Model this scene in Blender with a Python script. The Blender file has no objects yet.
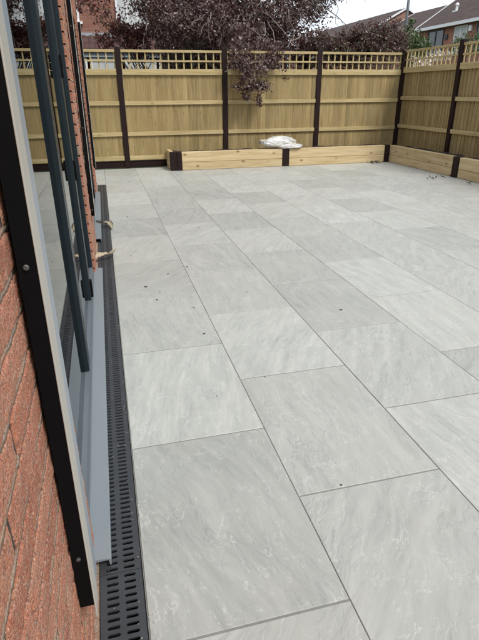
import bpy, bmesh, math, random
import numpy as np
from mathutils import Vector, Matrix, noise
random.seed(7); rng = np.random.default_rng(7)
SC = bpy.context.scene; C = SC.collection
R = math.radians

# ------------------------------------------------------------------ camera
F, PITCH, ROLL, YAW, H = 505.88, R(24.271), R(-.4244), R(-14.218), 1.41
def cdir(u, v):
    u, v = u*math.cos(ROLL)-v*math.sin(ROLL), u*math.sin(ROLL)+v*math.cos(ROLL)
    return u, v
def ray(px, py):
    u, v = cdir((px-239.5)/F, -(py-320)/F)
    d = (u, math.cos(PITCH)+v*math.sin(PITCH), -math.sin(PITCH)+v*math.cos(PITCH))
    c, s = math.cos(YAW), math.sin(YAW)
    return Vector((c*d[0]-s*d[1], s*d[0]+c*d[1], d[2]))
def atY(px, py, Y):
    d = ray(px, py); return d*(Y/d.y)+Vector((0, 0, H))
def atX(px, py, X):
    d = ray(px, py); return d*(X/d.x)+Vector((0, 0, H))
fw = ray(239.5, 320).normalized()
rt = (ray(240.5, 320)-ray(239.5, 320)).normalized()
up = rt.cross(fw).normalized()
cam = bpy.data.cameras.new('camera'); co = bpy.data.objects.new('camera', cam); C.objects.link(co)
cam.sensor_fit = 'VERTICAL'; cam.sensor_height = 36; cam.lens = F/640*36
cam.clip_start = .02; cam.clip_end = 1500
co.matrix_world = Matrix(((rt.x, up.x, -fw.x, 0), (rt.y, up.y, -fw.y, 0), (rt.z, up.z, -fw.z, H), (0, 0, 0, 1)))
SC.camera = co

# ------------------------------------------------------------------ sky, sun, exposure
W = bpy.data.worlds.new('World'); SC.world = W; W.use_nodes = True
wn, wl = W.node_tree.nodes, W.node_tree.links
wn.clear()
SUN_EL, SUN_AZ = R(52), R(150)      # azimuth measured clockwise from +Y
sky = wn.new('ShaderNodeTexSky'); sky.sky_type = 'NISHITA'; sky.sun_disc = False
sky.sun_elevation = SUN_EL; sky.sun_rotation = SUN_AZ; sky.air_density = 1.0; sky.dust_density = 2.5; sky.ozone_density = 1.5
tc = wn.new('ShaderNodeTexCoord'); mp = wn.new('ShaderNodeMapping'); mp.inputs['Scale'].default_value = (1, 1, 2.6)
nz = wn.new('ShaderNodeTexNoise'); nz.inputs['Scale'].default_value = 2.2; nz.inputs['Detail'].default_value = 6; nz.inputs['Roughness'].default_value = .55
cr = wn.new('ShaderNodeValToRGB'); cr.color_ramp.elements[0].position = .30; cr.color_ramp.elements[0].color = (.72, .72, .72, 1)
cr.color_ramp.elements[1].position = .62; cr.color_ramp.elements[1].color = (1, 1, 1, 1)
mx = wn.new('ShaderNodeMixRGB'); mx.inputs['Color2'].default_value = (5.9, 6.35, 7.0, 1)
bg = wn.new('ShaderNodeBackground'); bg.inputs['Strength'].default_value = .1
out = wn.new('ShaderNodeOutputWorld')
wl.new(tc.outputs['Generated'], mp.inputs['Vector']); wl.new(mp.outputs[0], nz.inputs['Vector']); wl.new(nz.outputs['Fac'], cr.inputs[0])
wl.new(cr.outputs[0], mx.inputs['Fac']); wl.new(sky.outputs[0], mx.inputs['Color1']); wl.new(mx.outputs[0], bg.inputs[0]); wl.new(bg.outputs[0], out.inputs[0])
sl = bpy.data.lights.new('sun', 'SUN'); sl.energy = 1.7; sl.angle = R(18); sl.color = (1, .96, .9)
so = bpy.data.objects.new('sun', sl); C.objects.link(so)
sd = Vector((math.sin(SUN_AZ)*math.cos(SUN_EL), math.cos(SUN_AZ)*math.cos(SUN_EL), math.sin(SUN_EL)))
so.rotation_euler = sd.to_track_quat('Z', 'Y').to_euler()
SC.view_settings.view_transform = 'Standard'; SC.view_settings.look = 'None'
SC.view_settings.exposure = 0.86; SC.view_settings.gamma = 1

# ------------------------------------------------------------------ object helpers
WL = {}     # world location of built objects
def setp(o, label=None, cat=None, group=None, kind=None):
    for k, v in (('label', label), ('category', cat), ('group', group), ('kind', kind)):
        if v: o[k] = v
    return o
def thing(name, loc, label, cat, group=None):
    o = bpy.data.objects.new(name, None); o.empty_display_size = .1; C.objects.link(o)
    o.location = loc; WL[o.name] = Vector(loc); return setp(o, label, cat, group)
def link(name, me, parent, loc, rot=(0, 0, 0), scale=None):
    o = bpy.data.objects.new(name, me); C.objects.link(o)
    loc = Vector(loc); WL[o.name] = loc
    if parent is not None:
        o.parent = parent; o.location = loc-WL[parent.name]
    else: o.location = loc
    o.rotation_euler = rot
    if scale: o.scale = scale
    return o
class MB:
    def __init__(s): s.v = []; s.f = []; s.m = []
    def add(s, vs, fs, mi=0):
        n = len(s.v); s.v += [tuple(v) for v in vs]; s.f += [tuple(i+n for i in f) for f in fs]; s.m += [mi]*len(fs); return s
    def box(s, x0, x1, y0, y1, z0, z1, mi=0, bev=0):
        if bev <= 0:
            vs = [(x, y, z) for z in (z0, z1) for y in (y0, y1) for x in (x0, x1)]
            return s.add(vs, [(0, 2, 3, 1), (4, 5, 7, 6), (0, 1, 5, 4), (2, 6, 7, 3), (0, 4, 6, 2), (1, 3, 7, 5)], mi)
        b = bev; bm = bmesh.new(); bmesh.ops.create_cube(bm, size=1)
        for v in bm.verts: v.co = Vector(((x0+x1)/2+v.co.x*(x1-x0), (y0+y1)/2+v.co.y*(y1-y0), (z0+z1)/2+v.co.z*(z1-z0)))
        bmesh.ops.bevel(bm, geom=list(bm.edges), offset=b, segments=1, affect='EDGES', profile=.5)
        bm.verts.index_update()
        s.add([v.co[:] for v in bm.verts], [[v.index for v in f.verts] for f in bm.faces], mi); bm.free(); return s
    def quad(s, a, b, c, d, mi=0): return s.add([a, b, c, d], [(0, 1, 2, 3)], mi)
    def tube(s, pts, rads, n=7, mi=0, cap=True):
        base = len(s.v); pts = [Vector(p) for p in pts]; L = len(pts)
        vs = []; fs = []
        ref = Vector((.31, .17, .93))
        for i, p in enumerate(pts):
            t = (pts[min(i+1, L-1)]-pts[max(i-1, 0)]).normalized()
            a = t.cross(ref)
            if a.length < .05: a = t.cross(Vector((1, 0, 0)))
            a.normalize(); b = t.cross(a)
            for k in range(n):
                th = 2*math.pi*k/n; vs.append(p+(a*math.cos(th)+b*math.sin(th))*rads[i])
        for i in range(L-1):
            for k in range(n):
                k2 = (k+1) % n; fs.append((i*n+k, i*n+k2, (i+1)*n+k2, (i+1)*n+k))
        if cap: fs.append(tuple(range(n))[::-1]); fs.append(tuple((L-1)*n+k for k in range(n)))
        return s.add(vs, fs, mi)
    def mesh(s, name, mats, smooth=False, center=None):
        me = bpy.data.meshes.new(name)
        a = np.array(s.v, float)
        c = np.zeros(3)
        if center == 'c': c = (a.min(0)+a.max(0))/2
        if center == 'b': c = (a.min(0)+a.max(0))/2; c[2] = a[:, 2].min()
        a = a-c
        me.from_pydata(a.tolist(), [], s.f)
        for m in (mats if isinstance(mats, (list, tuple)) else [mats]): me.materials.append(m)
        if any(s.m): me.polygons.foreach_set('material_index', s.m)
        if smooth: me.polygons.foreach_set('use_smooth', [True]*len(me.polygons))
        me.update(); return me, Vector(c)
    def obj(s, name, mats, parent=None, smooth=False):
        me, c = s.mesh(name, mats, smooth, 'c' if parent is not None else 'b')
        return link(name, me, parent, c)

# ------------------------------------------------------------------ materials
def new_mat(name):
    m = bpy.data.materials.new(name); m.use_nodes = True; m.node_tree.nodes.clear()
    return m, G(m.node_tree)
class G:
    def __init__(s, t): s.t = t
    def n(s, typ, **k):
        nd = s.t.nodes.new(typ)
        for a, b in k.items():
            if a.startswith('i_'):
                key = a[2:].replace('_', ' ')
                if key.isdigit(): key = int(key)
                inp = nd.inputs[key]
                if hasattr(b, 'bl_idname') or isinstance(b, bpy.types.NodeSocket): s.t.links.new(b, inp)
                else: inp.default_value = b
            else: setattr(nd, a, b)
        return nd
    def math(s, op, a, b=0.0, c=None, clamp=False):
        nd = s.t.nodes.new('ShaderNodeMath'); nd.operation = op; nd.use_clamp = clamp
        for i, x in enumerate((a, b) if c is None else (a, b, c)):
            if isinstance(x, bpy.types.NodeSocket): s.t.links.new(x, nd.inputs[i])
            else: nd.inputs[i].default_value = x
        return nd.outputs[0]
    def mix(s, f, a, b, bt='MIX'):
        nd = s.t.nodes.new('ShaderNodeMixRGB'); nd.blend_type = bt
        for i, x in enumerate((f, a, b)):
            if isinstance(x, bpy.types.NodeSocket): s.t.links.new(x, nd.inputs[i])
            else: nd.inputs[i].default_value = x if i == 0 else tuple(x)+(1,) if len(x) == 3 else x
        return nd.outputs[0]
    def ramp(s, f, stops):
        nd = s.t.nodes.new('ShaderNodeValToRGB'); e = nd.color_ramp.elements
        while len(e) < len(stops): e.new(.5)
        for i, (p, c) in enumerate(stops):
            e[i].position = p; e[i].color = (c, c, c, 1) if not isinstance(c, tuple) else c+(1,)
        s.t.links.new(f, nd.inputs[0]); return nd.outputs[0]
    def noise(s, vec, scale, detail=4, rough=.55, dist=0):
        nd = s.t.nodes.new('ShaderNodeTexNoise'); s.t.links.new(vec, nd.inputs['Vector'])
        nd.inputs['Scale'].default_value = scale; nd.inputs['Detail'].default_value = detail
        nd.inputs['Roughness'].default_value = rough; nd.inputs['Distortion'].default_value = dist
        return nd.outputs['Fac']
    def mapv(s, vec, scale=(1, 1, 1), rot=(0, 0, 0), loc=(0, 0, 0)):
        nd = s.t.nodes.new('ShaderNodeMapping'); s.t.links.new(vec, nd.inputs['Vector'])
        nd.inputs['Scale'].default_value = scale; nd.inputs['Rotation'].default_value = rot
        if isinstance(loc, bpy.types.NodeSocket): s.t.links.new(loc, nd.inputs['Location'])
        else: nd.inputs['Location'].default_value = loc
        return nd.outputs[0]
    def ocoord(s, scale=(1, 1, 1), rnd=True):
        """object coordinates, shifted per object so that copies differ"""
        tc = s.t.nodes.new('ShaderNodeTexCoord').outputs['Object']
        if not rnd: return s.mapv(tc, scale)
        r = s.rand(); cb = s.t.nodes.new('ShaderNodeCombineXYZ')
        for i, k in enumerate((37.0, 91.0, 53.0)): s.t.links.new(s.math('MULTIPLY', r, k), cb.inputs[i])
        va = s.t.nodes.new('ShaderNodeVectorMath'); va.operation = 'ADD'
        s.t.links.new(tc, va.inputs[0]); s.t.links.new(cb.outputs[0], va.inputs[1])
        return s.mapv(va.outputs[0], scale)
    def rand(s):
        oi = s.t.nodes.new('ShaderNodeObjectInfo').outputs['Random']; return oi
    def island(s):
        g = s.t.nodes.new('ShaderNodeNewGeometry').outputs['Random Per Island']
        return s.math('FRACT', s.math('ADD', g, s.math('MULTIPLY', s.rand(), 7.13)))
    def bump(s, h, dist=.002, strength=1, normal=None):
        nd = s.t.nodes.new('ShaderNodeBump'); nd.inputs['Distance'].default_value = dist; nd.inputs['Strength'].default_value = strength
        s.t.links.new(h, nd.inputs['Height'])
        if normal is not None: s.t.links.new(normal, nd.inputs['Normal'])
        return nd.outputs[0]
    def out(s, col, rough=.6, normal=None, metal=0, spec=.5, **kw):
        p = s.t.nodes.new('ShaderNodeBsdfPrincipled')
        for k, x in (('Base Color', col), ('Roughness', rough), ('Metallic', metal), ('Specular IOR Level', spec)):
            if isinstance(x, bpy.types.NodeSocket): s.t.links.new(x, p.inputs[k])
            else: p.inputs[k].default_value = (tuple(x)+(1,)) if k == 'Base Color' else x
        if normal is not None: s.t.links.new(normal, p.inputs['Normal'])
        for k, x in kw.items(): p.inputs[k.replace('_', ' ')].default_value = x
        o = s.t.nodes.new('ShaderNodeOutputMaterial'); s.t.links.new(p.outputs[0], o.inputs[0]); return p

def simple(name, col, rough=.6, var=.15, scale=6, bumpd=.0006, metal=0, spec=.5, bscale=None):
    m, g = new_mat(name); v = g.ocoord()
    n1 = g.noise(v, scale, 5, .6); n2 = g.noise(v, bscale or scale*9, 3)
    c = g.mix(n1, tuple(x*(1-var) for x in col), tuple(min(1, x*(1+var)) for x in col))
    g.out(c, g.math('ADD', g.math('MULTIPLY', n1, .15), rough-.07), g.bump(n2, bumpd), metal, spec); return m

def mat_paving():
    m, g = new_mat('paving stone'); v = g.ocoord(); r = g.rand()
    fl = g.n('ShaderNodeTexNoise', i_Vector=g.mapv(v, (1.1, .6, 1)), i_Scale=1.6, i_Detail=3.0).outputs['Color']
    sub = g.n('ShaderNodeVectorMath', operation='MULTIPLY_ADD'); g.t.links.new(fl, sub.inputs[0]); sub.inputs[1].default_value = (.26, .26, .26); g.t.links.new(v, sub.inputs[2])
    w = sub.outputs[0]
    rot = g.n('ShaderNodeVectorRotate', rotation_type='Z_AXIS'); g.t.links.new(w, rot.inputs['Vector'])
    g.t.links.new(g.math('MULTIPLY_ADD', r, 1.1, -.25), rot.inputs['Angle']); w = rot.outputs[0]
    streak = g.noise(g.mapv(w, (6.5, 1.0, 1)), 2.8, 9, .72, .1)
    cloud = g.noise(w, 1.7, 3, .5)
    base = g.ramp(streak, [(.30, (.290, .300, .278)), (.45, (.360, .368, .338)), (.55, (.395, .402, .370)), (.70, (.460, .465, .428))])
    r2 = g.math('FRACT', g.math('MULTIPLY', r, 13.7)); r3 = g.math('FRACT', g.math('MULTIPLY', r, 5.31))
    flat = g.mix(g.math('MULTIPLY', r2, .75), base, g.mix(.45, base, (.430, .430, .378)))
    tone = g.ramp(r3, [(0, .85), (.25, .91), (.6, .98), (1, 1.10)])
    base = g.mix(1, flat, tone, 'MULTIPLY')
    base = g.mix(g.math('MULTIPLY', g.ramp(cloud, [(.35, 0.0), (.7, 1.0)]), .2), base, (.46, .465, .43))
    # fine darker veins
    ve = g.noise(g.mapv(w, (9, 1.6, 1)), 1.6, 6, .6, .6)
    vl = g.ramp(g.math('ABSOLUTE', g.math('SUBTRACT', ve, .5)), [(0, 1.0), (.018, .0)])
    mk = g.ramp(g.noise(w, 2.6, 2), [(.45, 0.0), (.6, 1.0)])
    base = g.mix(g.math('MULTIPLY', g.math('MULTIPLY', vl, mk), .5), base, (.22, .235, .235))
    # pale ripple lines: short broken contour lines of rough fields at two sizes
    rp = g.noise(g.mapv(w, (3.4, 1.7, 1)), 3.2, 5, .60, .25)
    pl = g.ramp(g.math('ABSOLUTE', g.math('SUBTRACT', rp, .52)), [(0, 1.0), (.004, .8), (.010, .0)])
    mk2 = g.ramp(g.noise(w, 7.5, 3), [(.46, 0.0), (.58, 1.0)])
    rq = g.noise(g.mapv(w, (2.6, 1.5, 1), (0, 0, .5), (3, 7, 1)), 7.5, 4, .6, .3)
    pq = g.ramp(g.math('ABSOLUTE', g.math('SUBTRACT', rq, .50)), [(0, 1.0), (.006, .8), (.014, .0)])
    mk3 = g.ramp(g.noise(w, 9.0, 3), [(.50, 0.0), (.62, 1.0)])
    pal = g.math('ADD', g.math('MULTIPLY', pl, mk2), g.math('MULTIPLY', g.math('MULTIPLY', pq, mk3), .8), clamp=True)
    base = g.mix(g.math('MULTIPLY', pal, .40), base, (.62, .63, .585))
    sp = g.ramp(g.noise(v, 60, 2), [(.70, 0.0), (.78, 1.0)])
    base = g.mix(g.math('MULTIPLY', sp, .18), base, (.2, .2, .19))
    du = g.ramp(g.noise(w, 5.5, 6, .7), [(.52, 0.0), (.68, 1.0)])
    base = g.mix(g.math('MULTIPLY', du, .16), base, (.36, .34, .28))
    h = g.math('ADD', g.math('ADD', g.math('MULTIPLY', streak, .5), g.math('MULTIPLY', g.ramp(rp, [(.5, 0.0), (.54, 1.0)]), .35)), g.math('MULTIPLY', g.noise(v, 160, 3), .12))
    g.out(base, g.math('MULTIPLY_ADD', cloud, .18, .40), g.bump(h, .0018), 0, .45); return m
M = {}
M['paving'] = mat_paving()
M['grout'] = simple('joint grout', (.20, .20, .185), .85, .2, 20)

def mat_brick(name, near=True):
    m, g = new_mat(name); v = g.ocoord(); r = g.island()
    col = g.ramp(r, [(0, (.36, .115, .065)), (.3, (.45, .160, .090)), (.6, (.50, .200, .120)), (.82, (.42, .150, .090)), (.9, (.38, .235, .165)), (1, (.34, .23, .17))])
    n1 = g.noise(v, 22, 6, .65); n2 = g.noise(v, 75, 5, .7); n3 = g.noise(v, 260, 3, .6)
    col = g.mix(g.math('MULTIPLY', g.ramp(n1, [(.45, 0.0), (.65, 1.0)]), .45), col, (.50, .28, .17))
    col = g.mix(g.math('MULTIPLY', g.ramp(n2, [(.50, 0.0), (.62, 1.0)]), .55), col, (.31, .225, .165))
    col = g.mix(g.math('MULTIPLY', g.ramp(n3, [(.54, 0.0), (.63, 1.0)]), .65), col, (.12, .08, .07))
    col = g.mix(g.math('MULTIPLY', g.ramp(n3, [(.36, 1.0), (.45, 0.0)]), .6), col, (.66, .47, .38))
    h = g.math('ADD', g.math('MULTIPLY', n2, 1.0), g.math('MULTIPLY', n3, .45))
    h = g.math('ADD', h, g.math('MULTIPLY', n1, 1.2))
    g.out(col, .9, g.bump(h, .008 if near else .002), 0, .2); return m
M['brick'] = mat_brick('rustic brick')
def mat_mortar():
    m, g = new_mat('sandy brick mortar'); v = g.ocoord()
    n1 = g.noise(v, 26, 5, .65); n2 = g.noise(v, 190, 4, .7)
    c = g.mix(g.ramp(n1, [(.38, 0.0), (.62, 1.0)]), (.36, .29, .225), (.42, .25, .17))
    c = g.mix(g.math('MULTIPLY', g.ramp(n2, [(.52, 0.0), (.60, 1.0)]), .6), c, (.11, .085, .07))
    c = g.mix(g.math('MULTIPLY', g.ramp(n2, [(.38, 1.0), (.46, 0.0)]), .5), c, (.55, .46, .37))
    g.out(c, .95, g.bump(g.math('ADD', n1, n2), .006), 0, .15); return m
M['mortar'] = mat_mortar()
M['black'] = simple('black rubber', (.0025, .0025, .003), .6, .3, 8, .0004, spec=.12)
M['drain'] = simple('black drain plastic', (.035, .038, .042), .5, .35, 18, .0005)
M['pit'] = simple('dark channel', (.012, .012, .012), .9)
M['cream'] = simple('stone coloured aluminium', (.40, .375, .325), .45, .07, 5, .0002)
M['bluealu'] = simple('grey coated aluminium', (.25, .285, .325), .35, .06, 4, .0001)
M['sill'] = simple('pale grey aluminium sill', (.185, .212, .228), .38, .07, 5, .0001)
M['thresh'] = simple('mid grey aluminium', (.115, .135, .15), .38, .1, 5, .0001)
M['anth'] = simple('anthracite aluminium', (.009, .016, .021), .36, .1, 4, .0001, spec=.35)
M['screw'] = simple('screw metal', (.12, .12, .12), .45, .2, 30, metal=.6)
M['post'] = simple('dark brown post', (.018, .009, .008), .6, .3, 9, .0012, bscale=40, spec=.18)
M['soil'] = simple('dark soil', (.035, .024, .018), .95, .5, 14, .012, bscale=30)

def mat_wood(name, c0, c1, c2, axis=2, knots=0.0, tone=.25, bumpd=.0008, green=0.0, gap=.45):
    m, g = new_mat(name); v = g.ocoord()
    sc = [14, 14, 14]; sc[axis] = .9
    n1 = g.noise(g.mapv(v, tuple(sc)), 1.6, 5, .6, .25)
    sc2 = [70, 70, 70]; sc2[axis] = 2.2
    n2 = g.noise(g.mapv(v, tuple(sc2)), 1.2, 3, .6)
    r = g.math('FRACT', g.math('MULTIPLY', g.island(), 3.77))
    c = g.ramp(n1, [(.3, c0), (.5, c1), (.7, c2)])
    c = g.mix(g.math('MULTIPLY', g.ramp(n2, [(.5, 0.0), (.7, 1.0)]), gap), c, tuple(x*.55 for x in c0))
    tn = g.math('MULTIPLY_ADD', r, tone, 1-tone*.55)
    c = g.mix(1, c, g.n('ShaderNodeCombineColor', i_0=tn, i_1=tn, i_2=tn).outputs[0], 'MULTIPLY')
    if knots:
        vo = g.n('ShaderNodeTexVoronoi', i_Vector=g.mapv(v, tuple(3.4 if i != axis else 2.3 for i in range(3))), i_Scale=1.6, i_Randomness=1.0)
        k = g.ramp(vo.outputs['Distance'], [(.06, 1.0), (.13, .25), (.2, 0.0)])
        c = g.mix(g.math('MULTIPLY', k, knots), c, (.13, .065, .03))
    if green:
        gn = g.ramp(g.noise(v, 1.3, 3), [(.4, 0.0), (.7, 1.0)])
        c = g.mix(g.math('MULTIPLY', gn, green), c, (.16, .16, .075))
    g.out(c, .78, g.bump(g.math('ADD', n1, g.math('MULTIPLY', n2, .5)), bumpd), 0, .25); return m
M['board'] = mat_wood('treated fence board', (.265, .190, .082), (.345, .255, .118), (.400, .308, .155), 2, .35, .34, green=.22)
M['rail'] = mat_wood('treated fence rail', (.37, .285, .135), (.45, .355, .18), (.51, .42, .235), 0, .3, .15)
M['railY'] = mat_wood('treated fence rail lengthwise', (.37, .285, .135), (.45, .355, .18), (.51, .42, .235), 1, .3, .15)
M['batten'] = mat_wood('treated trellis batten', (.34, .265, .125), (.42, .335, .165), (.49, .40, .215), 2, 0, .25)
M['sleeperX'] = mat_wood('pine sleeper', (.43, .315, .165), (.535, .415, .235), (.61, .495, .31), 0, .75, .18, .0012, gap=.25)
M['sleeperY'] = mat_wood('pine sleeper lengthwise', (.43, .315, .165), (.535, .415, .235), (.61, .495, .31), 1, .75, .18, .0012, gap=.25)

def mat_glass():
    m, g = new_mat('door glass')
    fr = g.n('ShaderNodeFresnel', i_IOR=2.1).outputs[0]
    tr = g.n('ShaderNodeBsdfTransparent', i_Color=(.55, .6, .6, 1)); gl = g.n('ShaderNodeBsdfGlossy', i_Color=(.93, .95, .95, 1), i_Roughness=.0)
    mxs = g.n('ShaderNodeMixShader'); g.t.links.new(fr, mxs.inputs[0]); g.t.links.new(tr.outputs[0], mxs.inputs[1]); g.t.links.new(gl.outputs[0], mxs.inputs[2])
    o = g.n('ShaderNodeOutputMaterial'); g.t.links.new(mxs.outputs[0], o.inputs[0]); return m
M['glass'] = mat_glass()
def mat_leaf(name, stops, trans=.25, rough=.5):
    m, g = new_mat(name); r = g.t.nodes.new('ShaderNodeNewGeometry').outputs['Random Per Island']
    c = g.ramp(r, stops)
    d = g.n('ShaderNodeBsdfPrincipled'); g.t.links.new(c, d.inputs['Base Color']); d.inputs['Roughness'].default_value = rough
    t = g.n('ShaderNodeBsdfTranslucent'); g.t.links.new(g.mix(.5, c, (.25, .03, .05) if trans > .2 else (.1, .16, .03)), t.inputs[0])
    mm = g.n('ShaderNodeMixShader', i_0=trans); g.t.links.new(d.outputs[0], mm.inputs[1]); g.t.links.new(t.outputs[0], mm.inputs[2])
    o = g.n('ShaderNodeOutputMaterial'); g.t.links.new(mm.outputs[0], o.inputs[0]); return m
M['purple'] = mat_leaf('purple leaf', [(0, (.040, .024, .022)), (.4, (.078, .048, .040)), (.7, (.135, .090, .076)), (.88, (.22, .165, .145)), (1, (.44, .38, .35))], .22)  # palest stops paint highlights into the colour of random leaves
M['redleaf'] = mat_leaf('red brown leaf', [(0, (.05, .02, .02)), (.5, (.11, .045, .038)), (.8, (.16, .075, .05)), (1, (.14, .12, .06))], .28)
M['green'] = mat_leaf('green leaf', [(0, (.035, .06, .022)), (.5, (.075, .11, .04)), (.85, (.13, .17, .07)), (1, (.2, .22, .12))], .18)
M['bloom'] = mat_leaf('pale blossom', [(0, (.55, .42, .42)), (.6, (.75, .68, .64)), (1, (.8, .78, .74))], .18)
M['bark'] = simple('grey bark', (.13, .105, .095), .9, .4, 12, .004, bscale=40)
M['grass'] = simple('lawn', (.06, .085, .03), .95, .4, 1.2, .02, bscale=8)

# ------------------------------------------------------------------ ground and patio
gr = MB(); gr.quad((-400, -400, -.13), (400, -400, -.13), (400, 400, -.13), (-400, 400, -.13))
setp(gr.obj('ground', M['grass']), kind='structure')
DR0, DR1 = -.160, -.026
WX = -.175
pb = MB(); pb.box(DR1+.002, 6.35, -2.6, 10.93, -.15, -.0035); pb.box(-3.6, DR1+.002, 9.27, 10.93, -.15, -.0035); pb.box(WX+.004, DR1+.001, 9.006, 9.268, -.15, -.0036)
patio = setp(pb.obj('patio', M['grout']), kind='structure')
PW, PL, JT, JC = .6085, .894, .0030, .0080
variants = []
def slab_mesh(w, l):
    mb = MB(); mb.box(-w/2, w/2, -l/2, l/2, -.022, 0, bev=.0016); return mb.mesh('paving_slab', M['paving'])[0]
full = slab_mesh(PW-JT, PL-JC)
x_edges = [DR1+.004, .578] + [.578+PW*k+.0045*k*.6 for k in range(1, 10)]
cache = {}
for c in range(10):
    xa, xb = x_edges[c], x_edges[c+1]
    if c == 9: xb = 6.3
    if xb-xa < .05: continue
    y = (.94 if c % 2 == 0 else 1.385)-PL*4
    while y < 10.9:
        ya, yb = max(y, -2.5), min(y+PL, 10.9)
        if yb-ya > .03:
            # beds stand on the base; skip slabs wholly beneath them
            if not (ya > 10.45 and xa > 1.6) and xa < 6.0:
                w, l = round(xb-xa-JT, 4), round(yb-ya-JC, 4)
                me = cache.get((w, l)) or cache.setdefault((w, l), slab_mesh(w, l))
                flip = math.pi if random.random() < .5 else 0
                link('paving_slab', me, patio, ((xa+xb)/2, (ya+yb)/2, random.uniform(-.0006, .0006)), (0, 0, flip))
        y += PL

for (xa, xb, ya, yb) in ((WX+.006, DR1, 9.01, 9.265), (WX+.006-.3, DR1, 9.27, 9.88), (WX+.006-.3, DR1, 9.88, 10.9), (-1.085, WX-.294, 9.27, 10.05), (-1.085, WX-.294, 10.05, 10.9), (-1.69, -1.085, 9.27, 10.5), (-2.3, -1.69, 9.27, 10.1)):
    link('paving_slab', slab_mesh(xb-xa-JT, yb-ya-JT), patio, ((xa+xb)/2, (ya+yb)/2, 0))
# ------------------------------------------------------------------ channel drain
dy0, dy1 = -1.785, 9.0
drain = thing('channel_drain', ((DR0+DR1)/2, 0, -.1), 'black plastic slotted channel drain running along the foot of the brick wall', 'drain')
ch = MB()
ch.box(DR0, DR0+.006, dy0, dy1, -.11, -.004); ch.box(DR1-.006, DR1, dy0, dy1, -.11, -.004); ch.box(DR0+.006, DR1-.006, dy0, dy1, -.11, -.104)
ch.box(DR0+.006, DR1-.006, dy1-.006, dy1, -.103, -.004)
ch.obj('channel', M['pit'], drain)
def grate(length):
    mb = MB(); w = (DR1-DR0)-.004; P = .0242; n = int(length//P); rem = length-n*P
    t = .006; zt = 0.0
    hx = w/2; inner = .054; sl, sh = .0185, .0058
    # long side rails
    for sx in (-1, 1): mb.box(min(sx*hx, sx*inner), max(sx*hx, sx*inner), -length/2+.001, length/2-.001, -t, zt)
    for e in (-1, 1): mb.box(-inner, inner, min(e*(length/2-.001), e*(length/2-rem/2)), max(e*(length/2-.001), e*(length/2-rem/2)), -t, zt)
    K = 12
    for i in range(n):
        cy = -length/2+rem/2+P*(i+.5)
        for cx in (-inner/2, inner/2):
            ins, outs = [], []
            for k in range(K):
                a = 2*math.pi*(k+.5)/K
                ca, sa = math.cos(a), math.sin(a)
                ins.append((cx+(sl-sh)*(1 if ca > 0 else -1)+sh*ca, cy+sh*sa))
                q = max(abs(ca), abs(sa)); outs.append((cx+inner/2*ca/q, cy+P/2*sa/q))
            vs = [(x, y, zt) for x, y in outs]+[(x, y, zt) for x, y in ins]+[(x, y, -t) for x, y in ins]
            fs = []
            for k in range(K):
                k2 = (k+1) % K; fs.append((k, k2, K+k2, K+k)); fs.append((K+k, K+k2, 2*K+k2, 2*K+k))
            mb.add(vs, fs)
    return mb.mesh('grate', M['drain'])[0]
gfull = grate(1.0)
y = 1.215-3
while y < 8.9:
    L = min(1.0, dy1-y)
    g_ = gfull if L > .99 else grate(L)
    link('grate', g_, drain, ((DR0+DR1)/2, y+L/2, 0)); y += 1.0

# ------------------------------------------------------------------ the house this wall belongs to
WX, GX, PX = -.175, -.212, -.190          # brick face, glass, face of the door leaves
O1, O2 = (1.352, 4.20), (5.42, 8.0)        # door openings along the wall
HY0, HY1, HTOP = -3.0, 9.25, 2.22
house = thing('brick_house', (-3, 3, 0), 'red brick house wall with patio doors close beside the camera', 'house')
core = MB()
CX = WX-.027
def seg(y0, y1, z0, z1): core.box(-.40, CX, y0, y1, z0, z1)
seg(HY0, O1[0], -.05, HTOP); seg(O1[1], O2[0], -.05, HTOP); seg(O2[1], HY1, -.05, HTOP); seg(HY0, HY1, HTOP, 5.2)
seg(O1[0], O1[1], -.05, .015); seg(O2[0], O2[1], -.05, .015)
wall = core.obj('wall', M['mortar'], house)
BL, BH, BG = .215, .065, .010
def rough_brick(L, sd, nu=40, nv=13):
    """front face towards +X, rough and rounded; closed box behind"""
    mb = MB(); vs = []; fs = []
    us = [-.5+i/nu for i in range(nu+1)]; vv = [-.5+j/nv for j in range(nv+1)]
    for j, b in enumerate(vv):
        for i, a in enumerate(us):
            y, z = a*L, b*BH
            e = min(L/2-abs(y), BH/2-abs(z))
            p = Vector((y*30+sd*13, z*30, sd*7.7))
            d = 0.0032*(1-min(1, e/.006))**2+.0022*max(0, noise.noise(p*.9+Vector((0, 3, 8))))
            x = -d+.0018*noise.fractal(p, 1, 2, 4)+.0013*noise.noise(p*4.5)
            jy = .0012*noise.noise(p*1.7+Vector((5, 0, 0))); jz = .0013*noise.noise(p*1.3+Vector((0, 9, 0)))
            vs.append((x, y+jy, z+jz))
    for j in range(nv):
        for i in range(nu):
            k = j*(nu+1)+i; fs.append((k, k+1, k+nu+2, k+nu+1))
    # skirt going back
    ring = [i for i in range(nu+1)]+[j*(nu+1)+nu for j in range(1, nv+1)]+[nv*(nu+1)+i for i in range(nu-1, -1, -1)]+[j*(nu+1) for j in range(nv-1, 0, -1)]
    n0 = len(vs)
    for k in ring: vs.append((-.03, vs[k][1], vs[k][2]))
    for q in range(len(ring)):
        q2 = (q+1) % len(ring); fs.append((ring[q2], ring[q], n0+q, n0+q2))
    mb.add(vs, fs); return mb
def mb_mesh(mb, name, mat, smooth=True): return mb.mesh(name, mat, smooth)[0]
near_full = [mb_mesh(rough_brick(BL, i), 'brick', M['brick']) for i in range(6)]
near_half = [mb_mesh(rough_brick(.1025, 20+i, 20), 'brick', M['brick']) for i in range(3)]
far_full = [mb_mesh(rough_brick(BL, 40+i, 5, 2), 'brick', M['brick'], False) for i in range(4)]
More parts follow.
